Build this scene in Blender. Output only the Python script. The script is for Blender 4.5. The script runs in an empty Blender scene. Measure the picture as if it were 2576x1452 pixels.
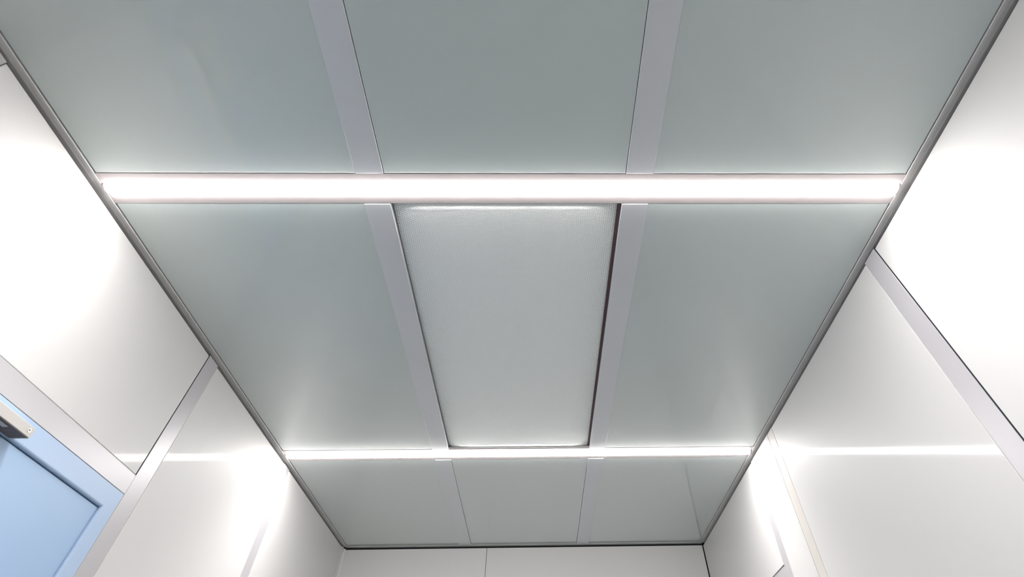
import bpy, bmesh, math, random
from mathutils import Vector, Matrix
sc = bpy.context.scene
C = sc.collection

# ---------------------------------------------------------------- camera
CAM_Z, H = 1.65, 0.8
CEIL = CAM_Z + H                       # 2.45 m clean-room ceiling
F, PITCH, YAW, ROLL, CX, CY = 1183.957, 0.9685, 0.0320, -0.0239, 1380.0, 365.6
fw = Vector((math.sin(YAW)*math.cos(PITCH), math.cos(YAW)*math.cos(PITCH), math.sin(PITCH)))
rt0 = Vector((math.cos(YAW), -math.sin(YAW), 0.0)); up0 = rt0.cross(fw)
rt = rt0*math.cos(ROLL) + up0*math.sin(ROLL)
up = up0*math.cos(ROLL) - rt0*math.sin(ROLL)
cd = bpy.data.cameras.new('camera'); cam = bpy.data.objects.new('camera', cd); C.objects.link(cam)
m = Matrix((rt, up, -fw)).transposed().to_4x4(); m.translation = Vector((0, 0, CAM_Z))
cam.matrix_world = m
cd.sensor_width = 36.0; cd.sensor_fit = 'HORIZONTAL'; cd.lens = 36.0*F/2576
cd.shift_x = (1288-CX)/2576; cd.shift_y = (CY-726)/2576
cd.clip_start = 0.01
sc.camera = cam

# ---------------------------------------------------------------- world, exposure
w = bpy.data.worlds.new('world'); sc.world = w; w.use_nodes = True
w.node_tree.nodes['Background'].inputs['Color'].default_value = (0, 0, 0, 1)
w.node_tree.nodes['Background'].inputs['Strength'].default_value = 0
vs = sc.view_settings
vs.view_transform = 'Standard'; vs.look = 'None'; vs.gamma = 1; vs.use_curve_mapping = False
vs.exposure = 0.0
TUBE = 84.0                            # emission of the light tubes
TUBE_COL = (1.0, 0.965, 0.945)

# ---------------------------------------------------------------- materials
def mat(name, col, rough=0.4, metal=0.0, spec=0.5, coat=0.0, coat_rough=0.1, var=0.03, vscale=3.0,
        bump=0.0, bscale=300.0, rvar=0.05):
    M = bpy.data.materials.new(name); M.use_nodes = True
    nt = M.node_tree; N = nt.nodes; Lk = nt.links; b = N['Principled BSDF']
    tc = N.new('ShaderNodeTexCoord')
    no = N.new('ShaderNodeTexNoise'); no.inputs['Scale'].default_value = vscale; no.inputs['Detail'].default_value = 3
    Lk.new(tc.outputs['Object'], no.inputs['Vector'])
    mr = N.new('ShaderNodeMapRange'); mr.inputs['To Min'].default_value = 1-var; mr.inputs['To Max'].default_value = 1+var
    Lk.new(no.outputs['Fac'], mr.inputs['Value'])
    hs = N.new('ShaderNodeVectorMath'); hs.operation = 'SCALE'; hs.inputs[0].default_value = col
    Lk.new(mr.outputs['Result'], hs.inputs['Scale']); Lk.new(hs.outputs['Vector'], b.inputs['Base Color'])
    r2 = N.new('ShaderNodeMapRange'); r2.inputs['To Min'].default_value = max(0.02, rough*(1-rvar)); r2.inputs['To Max'].default_value = rough*(1+rvar)
    Lk.new(no.outputs['Fac'], r2.inputs['Value']); Lk.new(r2.outputs['Result'], b.inputs['Roughness'])
    b.inputs['Metallic'].default_value = metal
    b.inputs['Specular IOR Level'].default_value = spec
    b.inputs['Coat Weight'].default_value = coat; b.inputs['Coat Roughness'].default_value = coat_rough
    if bump:
        n2 = N.new('ShaderNodeTexNoise'); n2.inputs['Scale'].default_value = bscale
        Lk.new(tc.outputs['Object'], n2.inputs['Vector'])
        bp = N.new('ShaderNodeBump'); bp.inputs['Strength'].default_value = bump; bp.inputs['Distance'].default_value = 0.001
        Lk.new(n2.outputs['Fac'], bp.inputs['Height']); Lk.new(bp.outputs['Normal'], b.inputs['Normal'])
    return M

M_WALL = mat('white_coated_steel_panel', (0.635, 0.63, 0.625), rough=0.50, spec=0.3, coat=0.28, coat_rough=0.065, var=0.015, bump=0.02, bscale=25)
M_CEIL = mat('grey_green_ceiling_sheet', (0.59, 0.65, 0.642), rough=0.40, spec=0.4, coat=1.0, coat_rough=0.055, var=0.02, vscale=2.0, bump=0.02, bscale=6)
M_ALU = mat('anodised_aluminium_strip', (0.50, 0.49, 0.51), rough=0.36, metal=0.15, spec=0.5, var=0.02)
M_CREAM = mat('cream_coated_strip', (0.60, 0.575, 0.54), rough=0.45, spec=0.35, coat=0.2, coat_rough=0.1, var=0.015)
M_COVE = mat('satin_aluminium_cornice', (0.68, 0.665, 0.66), rough=0.38, metal=0.0, var=0.03)
M_BAR = mat('ceiling_bar_aluminium', (0.69, 0.705, 0.735), rough=0.35, metal=0.10, var=0.015)
M_GAP = mat('dark_joint_backing', (0.03, 0.035, 0.045), rough=0.8, spec=0.1)
M_BROWN = mat('brown_sealant', (0.12, 0.07, 0.075), rough=0.7, spec=0.2)
M_BLUE = mat('blue_door_paint', (0.34, 0.49, 0.70), rough=0.40, spec=0.4, var=0.02, bump=0.03, bscale=500)
M_BLUEF = mat('blue_frame_paint', (0.41, 0.54, 0.73), rough=0.40, spec=0.4, var=0.02)
M_FLOOR = mat('grey_green_vinyl_floor', (0.33, 0.37, 0.36), rough=0.35, var=0.06, vscale=6)
M_WHITE = mat('white_powder_coat', (0.52, 0.50, 0.48), rough=0.4)
M_DARK = mat('dark_channel_metal', (0.15, 0.12, 0.125), rough=0.55, spec=0.2, metal=0.0, var=0.15, vscale=60)
M_STEEL = mat('bright_steel', (0.6, 0.58, 0.54), rough=0.25, metal=1.0)
M_HOUS = mat('pale_light_housing', (0.43, 0.39, 0.39), rough=0.38, spec=0.5, var=0.01)

def emit_mat():
    M = bpy.data.materials.new('glowing_diffuser'); M.use_nodes = True
    b = M.node_tree.nodes['Principled BSDF']
    b.inputs['Base Color'].default_value = (0.8, 0.8, 0.8, 1)
    b.inputs['Emission Color'].default_value = (*TUBE_COL, 1)
    b.inputs['Emission Strength'].default_value = TUBE
    return M
M_EMIT = emit_mat()

def screen_mat():
    # white pressed sheet with staggered rows of small slots
    M = bpy.data.materials.new('pressed_slot_screen'); M.use_nodes = True
    nt = M.node_tree; N = nt.nodes; Lk = nt.links; b = N['Principled BSDF']
    tc = N.new('ShaderNodeTexCoord'); sp = N.new('ShaderNodeSeparateXYZ'); Lk.new(tc.outputs['Object'], sp.inputs[0])
    def mth(op, a, bb=None, c=None):
        n = N.new('ShaderNodeMath'); n.operation = op
        for i, v in enumerate((a, bb, c)):
            if v is None: continue
            if isinstance(v, (int, float)): n.inputs[i].default_value = v
            else: Lk.new(v, n.inputs[i])
        return n.outputs[0]
    nz = N.new('ShaderNodeTexNoise'); nz.inputs['Scale'].default_value = 60; Lk.new(tc.outputs['Object'], nz.inputs['Vector'])
    jit = mth('MULTIPLY', mth('SUBTRACT', nz.outputs['Fac'], 0.5), 3.5)
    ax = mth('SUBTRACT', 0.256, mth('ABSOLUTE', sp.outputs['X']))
    edge = mth('ADD', mth('MULTIPLY', mth('POWER', 2.718, mth('MULTIPLY', ax, -24.0)), 0.85), 0.18)  # slot shade painted deeper towards both sides, as if seen at a slant
    sx = mth('SINE', mth('ADD', mth('MULTIPLY', sp.outputs['X'], 2*math.pi/0.0098), jit))
    sy = mth('SINE', mth('ADD', mth('MULTIPLY', sp.outputs['Y'], 2*math.pi/0.0054), jit))
    p = mth('MULTIPLY', sx, sy)
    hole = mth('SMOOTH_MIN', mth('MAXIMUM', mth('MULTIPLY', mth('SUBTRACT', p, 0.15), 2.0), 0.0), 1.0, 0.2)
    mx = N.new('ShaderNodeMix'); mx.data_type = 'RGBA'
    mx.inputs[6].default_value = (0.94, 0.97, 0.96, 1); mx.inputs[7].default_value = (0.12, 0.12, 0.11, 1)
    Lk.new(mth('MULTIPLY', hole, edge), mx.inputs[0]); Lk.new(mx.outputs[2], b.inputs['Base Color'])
    bp = N.new('ShaderNodeBump'); bp.inputs['Strength'].default_value = 0.18; bp.inputs['Distance'].default_value = 0.0012
    Lk.new(p, bp.inputs['Height']); Lk.new(bp.outputs['Normal'], b.inputs['Normal'])
    b.inputs['Roughness'].default_value = 0.5; b.inputs['Specular IOR Level'].default_value = 0.1
    return M
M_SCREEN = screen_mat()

# ---------------------------------------------------------------- helpers
def bx(bm, x0, x1, y0, y1, z0, z1, bev=0.0, seg=2):
    r = bmesh.ops.create_cube(bm, size=1.0)
    vs_ = r['verts']
    for v in vs_:
        v.co = Vector(((x0+x1)/2 + v.co.x*(x1-x0), (y0+y1)/2 + v.co.y*(y1-y0), (z0+z1)/2 + v.co.z*(z1-z0)))
    if bev > 0:
        es = list({e for v in vs_ for e in v.link_edges})
        bmesh.ops.bevel(bm, geom=es, offset=bev, segments=seg, affect='EDGES', profile=0.5)
def prism(bm, pts, axis, a, b):
    # closed outline pts (two coordinates) swept along axis from a to b
    def mk(p, t):
        return {'x': (t, p[0], p[1]), 'y': (p[0], t, p[1]), 'z': (p[0], p[1], t)}[axis]
    A = [bm.verts.new(mk(p, a)) for p in pts]; B = [bm.verts.new(mk(p, b)) for p in pts]
    n = len(pts)
    bm.faces.new(A); bm.faces.new(list(reversed(B)))
    for i in range(n):
        bm.faces.new((A[i], B[i], B[(i+1) % n], A[(i+1) % n]))
def cyl(bm, p0, p1, r, seg=24):
    p0, p1 = Vector(p0), Vector(p1); d = p1-p0
    q = Vector((0, 0, 1)).rotation_difference(d.normalized()).to_matrix().to_4x4()
    q.translation = (p0+p1)/2
    bmesh.ops.create_cone(bm, cap_ends=True, segments=seg, radius1=r, radius2=r, depth=d.length, matrix=q)
def obj(name, bm, m, parent=None, loc=None, smooth=False):
    bmesh.ops.recalc_face_normals(bm, faces=bm.faces)
    if loc is None:
        loc = wloc(parent) if parent is not None else Vector((0, 0, 0))
    loc = Vector(loc)
    for v in bm.verts: v.co -= loc
    me = bpy.data.meshes.new(name); bm.to_mesh(me); bm.free()
    me.materials.append(m)
    if smooth:
        for p in me.polygons: p.use_smooth = True
    o = bpy.data.objects.new(name, me); C.objects.link(o)
    if parent is not None:
        o.parent = parent; o.location = loc - wloc(parent)
    else:
        o.location = loc
    return o
def wloc(o):
    v = Vector(o.location)
    while o.parent is not None:
        o = o.parent; v += o.location
    return v
def thing(name, label, cat, loc, group=None):
    o = bpy.data.objects.new(name, None); C.objects.link(o); o.empty_display_size = 0.1
    o.location = loc; o['label'] = label; o['category'] = cat
    if group: o['group'] = group
    return o
def tag(o, label, cat, group=None):
    o['label'] = label; o['category'] = cat
    if group: o['group'] = group
    return o
def struct(name, bm, m, loc=None, label=None, cat=None, smooth=False):
    o = obj(name, bm, m, None, loc, smooth); o['kind'] = 'structure'
    if label: o['label'] = label
    if cat: o['category'] = cat
    return o
def B(*a, **k):
    bm = bmesh.new(); bx(bm, *a, **k); return bm

# ---------------------------------------------------------------- room measures (metres)
XL, XR, YB, YF = -0.942, 0.800, 2.939, -1.45          # where the cornice meets the ceiling
WL, WR, WB = -0.953, 0.813, 2.948                     # wall faces
G = 0.0016                                            # joints
ROW_PITCH = 1.2872
ROWS = [0.6237-ROW_PITCH, 0.6237, 0.6237+ROW_PITCH]   # near edge of each light row
RW = 0.0851
BARS = [(-0.3935, -0.3346), (0.1856, 0.2446)]

# floor, ceiling, walls' cores (dark joint backing behind the panels)
bm = B(WL-0.12, WR+0.12, YF-0.12, WB+0.12, -0.1, 0.0)
struct('floor', bm, M_FLOOR, (0, 0.7, -0.1), 'grey green smooth floor of the white panelled room', 'floor')
bm = B(WL-0.12, WR+0.12, YF-0.12, WB+0.12, CEIL+0.030, CEIL+0.12)
ceiling = struct('ceiling', bm, M_GAP, (0, 0.7, CEIL+0.03), 'dark void above the grey ceiling panels and rails', 'ceiling')
TH = 0.024                                            # panel thickness
def wall_core(name, a, label):
    return struct(name, B(*a), M_GAP, None, label, 'wall')
wall_left = wall_core('wall_left', (WL-0.12, WL-TH, YF, WB, 0, CEIL+0.03), 'left wall of white panels with blue door and grey strips')
wall_right = wall_core('wall_right', (WR+TH, WR+0.12, YF, WB, 0, CEIL+0.03), 'right wall of glossy white panels between pale vertical strips')
wall_back = wall_core('wall_back', (WL-0.12, WR+0.12, WB+TH, WB+0.12, 0, CEIL+0.03), 'far end wall of two pale panels below the ceiling')
wall_front = wall_core('wall_front', (WL-0.12, WR+0.12, YF-0.12, YF-TH, 0, CEIL+0.03), 'wall behind the viewer of plain white panels')

TOPZ = CEIL-0.0118                                    # panel tops stop under the cornice
PROUD = 0.0022
def lpanel(y0, y1, z0, z1, g0=G, g1=G):
    return obj('wall_panel', B(WL-TH, WL, y0+g0, y1-g1, z0, z1, bev=0.0012), M_WALL, wall_left)
def rpanel(y0, y1, z0, z1, g0=G, g1=G):
    return obj('wall_panel', B(WR, WR+TH, y0+g0, y1-g1, z0, z1, bev=0.0012), M_WALL, wall_right)
TZ0, TZ1 = 2.1005, 2.1385                             # transom rail over the doors
# left wall
lpanel(YF, -0.62, 0.0, TOPZ); lpanel(-0.56, 0.309, 0.0, TOPZ)
lpanel(0.367, 1.286, TZ1, TOPZ, 0.0012, 0.0038)
lpanel(1.3435, 1.998, 0.0, TOPZ, 0.0009, 0.0006)
lpanel(2.056, WB-0.040, 0.0, TOPZ, 0.0004, 0.0012)
# right wall
rpanel(YF, -0.40, 0.0, TOPZ); rpanel(-0.345, 0.848, 0.0, TOPZ, G, 0.0040)
rpanel(0.902, 1.741, 0.0, TOPZ, 0.0010, 0.0004)
rpanel(1.795, 1.977, 0.0, TOPZ+0.002, 0.0003, 0.0010)
rpanel(2.025, WB, TZ1, TOPZ, 0.0004, 0.0016)
rpanel(2.085, WB, 0.0, TZ0, 0.0012, 0.0016)
# back wall: joint at x = -0.256
for a, b in ((WL+0.0012, -0.2568), (-0.2551, WR-0.0045)):
    obj('wall_panel', B(a, b, WB, WB+TH, 0, CEIL-0.0105, bev=0.001), M_WALL, wall_back)
for a, b in ((WL, -0.10), (-0.098, WR)):
    obj('wall_panel', B(a, b, YF-TH, YF, 0, CEIL-0.0125, bev=0.001), M_WALL, wall_front)

# vertical strips between the wall panels
tn = [0]
def trim(bm, m, label, smooth=False):
    tn[0] += 1
    return struct('trim_%d' % tn[0], bm, m, None, label, 'trim', smooth)
SZ = CEIL-0.0075
def lstrip(y0, y1, label, d=PROUD):
    return trim(B(WL-TH+0.002, WL-d, y0, y1, 0, SZ, bev=0.0006), M_ALU, label)
def rstrip(y0, y1, label, z0=0, m=None, d=PROUD):
    return trim(B(WR+d, WR+TH-0.002, y0, y1, z0, SZ, bev=0.0006), m or M_ALU, label)
lstrip(-0.62, -0.56, 'vertical strip on the left wall behind the viewer')
lstrip(0.309, 0.367, 'vertical strip on the left wall, near side of the blue door')
lstrip(1.2865, 1.3435, 'vertical grey strip running up from the blue door frame to the cornice', d=0.0003)
lstrip(1.998, 2.056, 'vertical grey strip on the left wall beyond the far light tube')
rstrip(-0.40, -0.345, 'vertical strip on the right wall behind the viewer')
rstrip(0.8485, 0.902, 'wide grey vertical strip nearest on the right wall', d=0.0003)
trim(B(WR+0.0003, WR+TH-0.002, 1.7425, 1.7935, 0, SZ-0.003, bev=0.0006), M_CREAM, 'cream vertical strip in the middle of the right wall')
rstrip(1.977, 2.025, 'grey vertical strip on the right wall just past the far light tube')
# black seals in the open joints
obj('seal', B(WL-TH+0.002, WL-0.0010, 1.2822, 1.2862, TZ1, SZ), M_GAP, wall_left)
obj('seal', B(WR+0.0010, WR+TH-0.002, 0.8440, 0.8482, 0.0, SZ), M_GAP, wall_right)
# transom rails
trim(B(WL-TH+0.002, WL-0.0003, 0.367, 1.286, TZ0, TZ1-0.0003, bev=0.0006), M_ALU, 'horizontal rail between the blue door frame and the panel above')
trim(B(WR+PROUD, WR+TH-0.002, 2.025, WB-0.001, TZ0+0.0008, TZ1-0.0012, bev=0.0006), M_ALU, 'horizontal rail on the right wall next to the far corner')
trim(B(WR+PROUD, WR+TH-0.002, 2.025, 2.083, 0, TZ0, bev=0.0006), M_ALU, 'vertical post under the rail in the right far corner')
# concave corner trim in the left far corner
pts = [(WL-0.012, WB-0.039), (WL+0.0005, WB-0.039), (WL+0.0005, WB-0.0105)] + [(WL+0.0005+0.006*(1-math.cos(math.pi/2*i/6)), WB-0.0105+0.0085*math.sin(math.pi/2*i/6)) for i in range(1, 7)] + [(WL+0.0065, WB-0.0004), (WL-0.012, WB-0.0004)]
bm = bmesh.new(); prism(bm, pts, 'z', 0, SZ); trim(bm, M_COVE, 'narrow grey corner strip in the left far corner')

# ---------------------------------------------------------------- cornice rail round the ceiling
def cove_profile(e, wv, sgn):
    # e: ceiling edge, wv: wall face, sgn: +1 when the wall is on the positive side. (u, z) outline
    # flat rail in the ceiling plane that runs on into the shadow gap over the wall panels
    return [(e, CEIL+0.0280), (e, CEIL-0.0006), (e+sgn*0.0006, CEIL-0.0012), (wv-sgn*0.001, CEIL-0.0012), (wv+sgn*0.003, CEIL-0.0016),
            (wv+sgn*0.016, CEIL-0.0016), (wv+sgn*0.016, CEIL+0.0280)]
def cove(axis, e, wv, sgn, a, b, label):
    bm = bmesh.new(); prism(bm, cove_profile(e, wv, sgn), axis, a, b)
    return trim(bm, M_COVE, label)
cove('y', XL, WL, -1, YF, WB, 'narrow grey cornice where the left wall meets the ceiling')
cove('y', XR, WR, 1, YF, 1.7418, 'near length of the grey cornice along the right wall')
cove('y', XR, WR, 1, 1.7424, WB, 'far length of the grey cornice along the right wall')
cove('x', YB, WB, 1, WL+0.0002, -0.4215, 'left length of the grey cornice along the far end wall')
cove('x', YB, WB, 1, -0.4210, WR-0.0002, 'right length of the grey cornice along the far end wall')
cove('x', YF+0.01, YF, -1, WL, WR, 'cornice along the wall behind the viewer')

# ---------------------------------------------------------------- ceiling bars between the panels
SEG = [(YF+0.01, ROWS[0]), (ROWS[0]+RW, ROWS[1]), (ROWS[1]+RW, ROWS[2]), (ROWS[2]+RW, YB)]
wh = ['behind the viewer', 'nearest, at the top of the photo', 'between the two light tubes', 'beyond the far light tube']
for k, (y0, y1) in enumerate(SEG):
    for s, (x0, x1) in zip(('left', 'right'), BARS):
        trim(B(x0, x1, y0+0.0010, y1-0.0012, CEIL-0.0014, CEIL+0.028, bev=0.0005), M_BAR, '%s lengthwise ceiling bar %s' % (s, wh[k]))

# ---------------------------------------------------------------- ceiling panels
def cpanel(x0, x1, y0, y1, label, g=(G, G, G, G), lift=0.0):
    bm = B(x0+g[0], x1-g[1], y0+g[2], y1-g[3], CEIL+lift, CEIL+0.028, bev=0.0010)
    o = obj('ceiling_panel', bm, M_CEIL, None, ((x0+x1)/2, (y0+y1)/2, CEIL+0.014))
    return tag(o, label, 'ceiling panel', 'flat sheet panels of the ceiling')
T = 0.0003
cols = [(XL, BARS[0][0]), (BARS[0][1], BARS[1][0]), (BARS[1][1], XR)]
labels = {
 (0, 0): 'ceiling panel behind the viewer on the left', (0, 1): 'ceiling panel behind the viewer in the middle', (0, 2): 'ceiling panel behind the viewer on the right',
 (1, 0): 'grey ceiling panel at the top left of the photo, before the near light tube',
 (1, 1): 'grey ceiling panel at the top middle, between the two bars before the near tube',
 (1, 2): 'grey ceiling panel at the top right of the photo, before the near light tube',
 (2, 0): 'grey ceiling panel left of the slotted screen, between the two light tubes',
 (2, 2): 'grey ceiling panel right of the slotted screen, between the two light tubes',
 (3, 0): 'short ceiling panel beyond the far tube, against the left wall',
 (3, 1): 'short ceiling panel beyond the far tube, middle one of its row',
 (3, 2): 'short ceiling panel beyond the far tube, against the right wall'}
for r, (y0, y1) in enumerate(SEG):
    for c, (x0, x1) in enumerate(cols):
        if (r, c) == (2, 1): continue
        gl = 0.0034 if c == 0 else (0.0012 if c == 1 else T)
        gr = 0.0026 if c == 2 else (0.0011 if c == 1 else T)
        cpanel(x0, x1, y0, y1, labels[(r, c)], (gl, gr, 0.0004, 0.0012), 0.0)

# ---------------------------------------------------------------- slotted screen (filter outlet) in the middle bay
y0, y1 = SEG[2]; x0, x1 = BARS[0][1], BARS[1][0]
scr = thing('filter_screen', 'white slotted air filter screen in the ceiling between the two light tubes', 'air filter screen', ((x0+x1)/2, (y0+y1)/2, CEIL+0.004))
bm = bmesh.new(); nx, ny = 48, 60; g = []
ya, yb = y0+0.001, y1-0.010
for j in range(ny+1):
    v_ = j/ny; yy = ya + (yb-ya)*v_
    xl = x0+0.0016; xr = x1 - 0.0078 + 0.0060*v_
    row = []
    for i in range(nx+1):
        u = i/nx
        e = min(u, 1-u)*(xr-xl); e2 = min(v_, 1-v_)*(yb-ya)
        z = CEIL + 0.0013 + 0.0075*math.exp(-e/0.016)
        row.append(bm.verts.new((xl+(xr-xl)*u, yy, z)))
    g.append(row)
for j in range(ny):
    for i in range(nx):
        bm.faces.new((g[j][i], g[j][i+1], g[j+1][i+1], g[j+1][i]))
ring = [g[0][i] for i in range(nx+1)] + [g[j][nx] for j in range(1, ny+1)] + [g[ny][i] for i in range(nx-1, -1, -1)] + [g[j][0] for j in range(ny-1, 0, -1)]
tops = [bm.verts.new((v.co.x, v.co.y, CEIL+0.0125)) for v in ring]
for i in range(len(ring)):
    j = (i+1) % len(ring); bm.faces.new((ring[i], ring[j], tops[j], tops[i]))
bm.faces.new(tops)
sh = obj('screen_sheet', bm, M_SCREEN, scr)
for p in sh.data.polygons: p.use_smooth = p.normal.z < -0.3
bm = bmesh.new()
bx(bm, x1-0.0075, x1-0.0003, y0+0.002, y1-0.002, CEIL+0.0065, CEIL+0.027)
bx(bm, x0+0.0003, x0+0.0075, y0+0.002, y1-0.002, CEIL+0.0115, CEIL+0.027)
f = obj('screen_frame', bm, M_BROWN, scr); f['label'] = 'dark brown frame edge beside the screen'
bm = B(x0+0.0003, x1-0.0003, y1-0.0098, y1-0.0016, CEIL+0.0004, CEIL+0.006, bev=0.0006)
obj('screen_end_strip', bm, M_HOUS, scr)

# ---------------------------------------------------------------- light tubes
def light_row():
    y = ROWS[1]
    t = thing('light_tube', '', 'ceiling light', ((XL+XR)/2, y+RW/2, CEIL), 'full width ceiling light tubes')
    yc = y+RW/2
    # housing: extruded channel, open groove in the middle
    P = [(y+0.0002, CEIL+0.0275), (y+0.0002, CEIL+0.0003), (y+0.001, CEIL-0.0003), (yc-0.0165, CEIL-0.0003), (yc-0.0155, CEIL+0.0006), (yc-0.0155, CEIL+0.012),
         (yc+0.0155, CEIL+0.012), (yc+0.0155, CEIL+0.0006), (yc+0.0165, CEIL-0.0003), (y+RW-0.001, CEIL-0.0003), (y+RW-0.0002, CEIL+0.0003), (y+RW-0.0002, CEIL+0.0275)]
    bm = bmesh.new(); prism(bm, P, 'x', XL+0.0004, XR-0.0004)
    h = obj('housing', bm, M_HOUS, t)
    D = [(yc-0.0145, CEIL+0.008)] + [(yc-0.0145*math.cos(math.pi*i/14), CEIL-0.001-0.0056*math.sin(math.pi*i/14)) for i in range(15)] + [(yc+0.0145, CEIL+0.008)]
    bm = bmesh.new(); prism(bm, D, 'x', XL+0.006, XR-0.006)
    # rounded ends
    bm2 = bm
    bmesh.ops.bevel(bm2, geom=[e for e in bm2.edges if abs(e.verts[0].co.x-e.verts[1].co.x) < 1e-6 and e.verts[0].co.z < CEIL and e.verts[1].co.z < CEIL], offset=0.002, segments=3, affect='EDGES')
    obj('diffuser', bm2, M_EMIT, t)
    for a, b in ((XL+0.0008, XL+0.0058), (XR-0.0058, XR-0.0008)):
        bm = bmesh.new(); prism(bm, [(p[0], p[1]) for p in D], 'x', a, b)
        obj('end_cap', bm, M_HOUS, t)
    return t
def dup(root, loc, label):
    r = root.copy(); C.objects.link(r); r.location = loc; r['label'] = label
    for ch in list(root.children):
        c = ch.copy(); C.objects.link(c); c.parent = r
        for g_ in ch.children:
            d = g_.copy(); C.objects.link(d); d.parent = c
    return r
L1 = light_row()
L1['label'] = 'bright white light tube nearest the viewer, wide and spanning wall to wall'
dup(L1, (L1.location.x, ROWS[2]+RW/2, CEIL), 'bright white light tube farther away, near the end wall')
dup(L1, (L1.location.x, ROWS[0]+RW/2, CEIL), 'unseen white light tube added behind the viewer to brighten the near ceiling')  # unseen tube, added to lift the brightness of the near ceiling

# ---------------------------------------------------------------- blue door in the left wall
DY0, DY1, DZ = 0.370, 1.2850, 2.0995                  # outer size of the frame
LY0, LY1, LZ = 0.415, 1.2420, 2.0615                  # leaf
door = bpy.data.objects.new('door_1', None); C.objects.link(door); door.location = (WL, (DY0+DY1)/2, 0)
door['kind'] = 'structure'; door['label'] = 'light blue door with blue frame in the left wall'; door['category'] = 'door'
FX = WL + 0.0004
# one-piece frame: U-shaped outline with a rounded inner lip
def frame_bm():
    bm = bmesh.new()
    # cross-section (x, inward offset from the outer edge); width of face 43 mm jamb, 38 mm head
    def section(wd):
        return [(WL-0.030, 0.0), (FX-0.0006, 0.0), (FX, 0.0006)] + [(FX-0.004*(1-math.cos(math.pi/2*i/6)), wd-0.004+0.004*math.sin(math.pi/2*i/6)) for i in range(7)] + [(WL-0.030, wd)]
    wj, wh_ = 0.0428, 0.0375
    rings = []
    sj, sh = section(wj), section(wh_)
    for (kind) in ('b0', 't0', 't1', 'b1'):
        ring = []
        for (a, b) in zip(sj, sh):
            oj, oh = a[1], b[1]
            if kind == 'b0': p = (a[0], DY0+oj, 0.0)
            if kind == 't0': p = (a[0], DY0+oj, DZ-oh)
            if kind == 't1': p = (a[0], DY1-oj, DZ-oh)
            if kind == 'b1': p = (a[0], DY1-oj, 0.0)
            ring.append(bm.verts.new(p))
        rings.append(ring)
    n = len(sj)
    for r0, r1 in zip(rings, rings[1:]):
        for i in range(n):
            bm.faces.new((r0[i], r1[i], r1[(i+1) % n], r0[(i+1) % n]))
    bm.faces.new(rings[0]); bm.faces.new(list(reversed(rings[-1])))
    return bm
obj('door_frame', frame_bm(), M_BLUEF, door)
leaf = obj('door_leaf', B(WL-0.044, WL-0.0062, LY0, LY1-0.0012, 0.006, LZ-0.001, bev=0.0010), M_BLUE, door)
bm = bmesh.new()
bx(bm, WL-0.0062, WL-0.0022, 1.165, 1.205, 0.93, 1.11, bev=0.0015)
cyl(bm, (WL-0.004, 1.185, 1.05), (WL+0.045, 1.185, 1.05), 0.009)
bx(bm, WL+0.036, WL+0.052, 1.07, 1.194, 1.041, 1.059, bev=0.004)
obj('handle', bm, M_STEEL, leaf)
for z in (0.25, 1.05, 1.85):
    bm = bmesh.new(); cyl(bm, (WL+0.003, LY0+0.001, z-0.05), (WL+0.003, LY0+0.001, z+0.05), 0.006)
    obj('hinge', bm, M_STEEL, door)

# ---------------------------------------------------------------- door closer on the head of the frame
CZ0, CZ1, CXo = 2.0622, 2.0780, -0.9188
cl = thing('door_closer', 'white metal door closer rail on the blue door frame, with a screw at its end', 'door closer', (FX, 0.70, CZ0))
yA, yE = 0.476, 0.9235
xi = FX+0.0002
# C-shaped channel, open below
P = [(xi, CZ0), (xi, CZ1-0.001), (xi+0.001, CZ1), (CXo-0.0015, CZ1), (CXo, CZ1-0.0015), (CXo, CZ0+0.0008), (CXo-0.0008, CZ0), (CXo-0.0070, CZ0), (CXo-0.0070, CZ0+0.010), (xi+0.008, CZ0+0.010), (xi+0.008, CZ0)]
bm = bmesh.new(); prism(bm, P, 'y', yA, yE)
obj('rail', bm, M_WHITE, cl)
bm = B(xi+0.0001, CXo-0.0010, yA+0.01, yE-0.0004, CZ0-0.0007, CZ0-0.0001)
u = obj('underside_channel', bm, M_DARK, cl); u['label'] = 'dark underside of the rail'
bm = B(xi, CXo-0.0006, yE+0.0002, yE+0.0045, CZ0-0.0004, CZ1-0.0006, bev=0.0012)
obj('end_cap', bm, M_WHITE, cl)
bm = bmesh.new(); cyl(bm, (CXo-0.001, 0.9150, 2.0704), (CXo+0.0010, 0.9150, 2.0704), 0.0034)
scw = obj('screw', bm, M_STEEL, cl); scw['label'] = 'steel screw head'
bm = bmesh.new(); cyl(bm, (CXo+0.0006, 0.9150, 2.0704), (CXo+0.0013, 0.9150, 2.0704), 0.0016, seg=6)
obj('socket', bm, M_DARK, scw)
bm = B(CXo-0.0160, CXo-0.0065, 0.800, 0.880, CZ0-0.0022, CZ0-0.0006, bev=0.0007)
obj('slide_block', bm, M_WHITE, cl)
bm = bmesh.new()
cyl(bm, (CXo-0.0175, 0.81, CZ0-0.0215), (CXo-0.0175, 0.81, CZ0-0.002), 0.005)
A = Vector((CXo-0.0175, 0.81, CZ0-0.020)); Bp = Vector((CXo-0.0175, 0.52, CZ0-0.020))
bx(bm, A.x-0.008, A.x+0.008, Bp.y-0.01, A.y+0.01, A.z-0.003, A.z+0.003, bev=0.0015)
cyl(bm, (A.x, 0.52, CZ0-0.045), (A.x, 0.52, CZ0-0.018), 0.007)
obj('arm', bm, M_STEEL, cl)
bm = B(WL-0.0060, WL+0.036, 0.43, 0.66, 1.960, 2.018, bev=0.004)
obj('closer_body', bm, M_WHITE, cl)
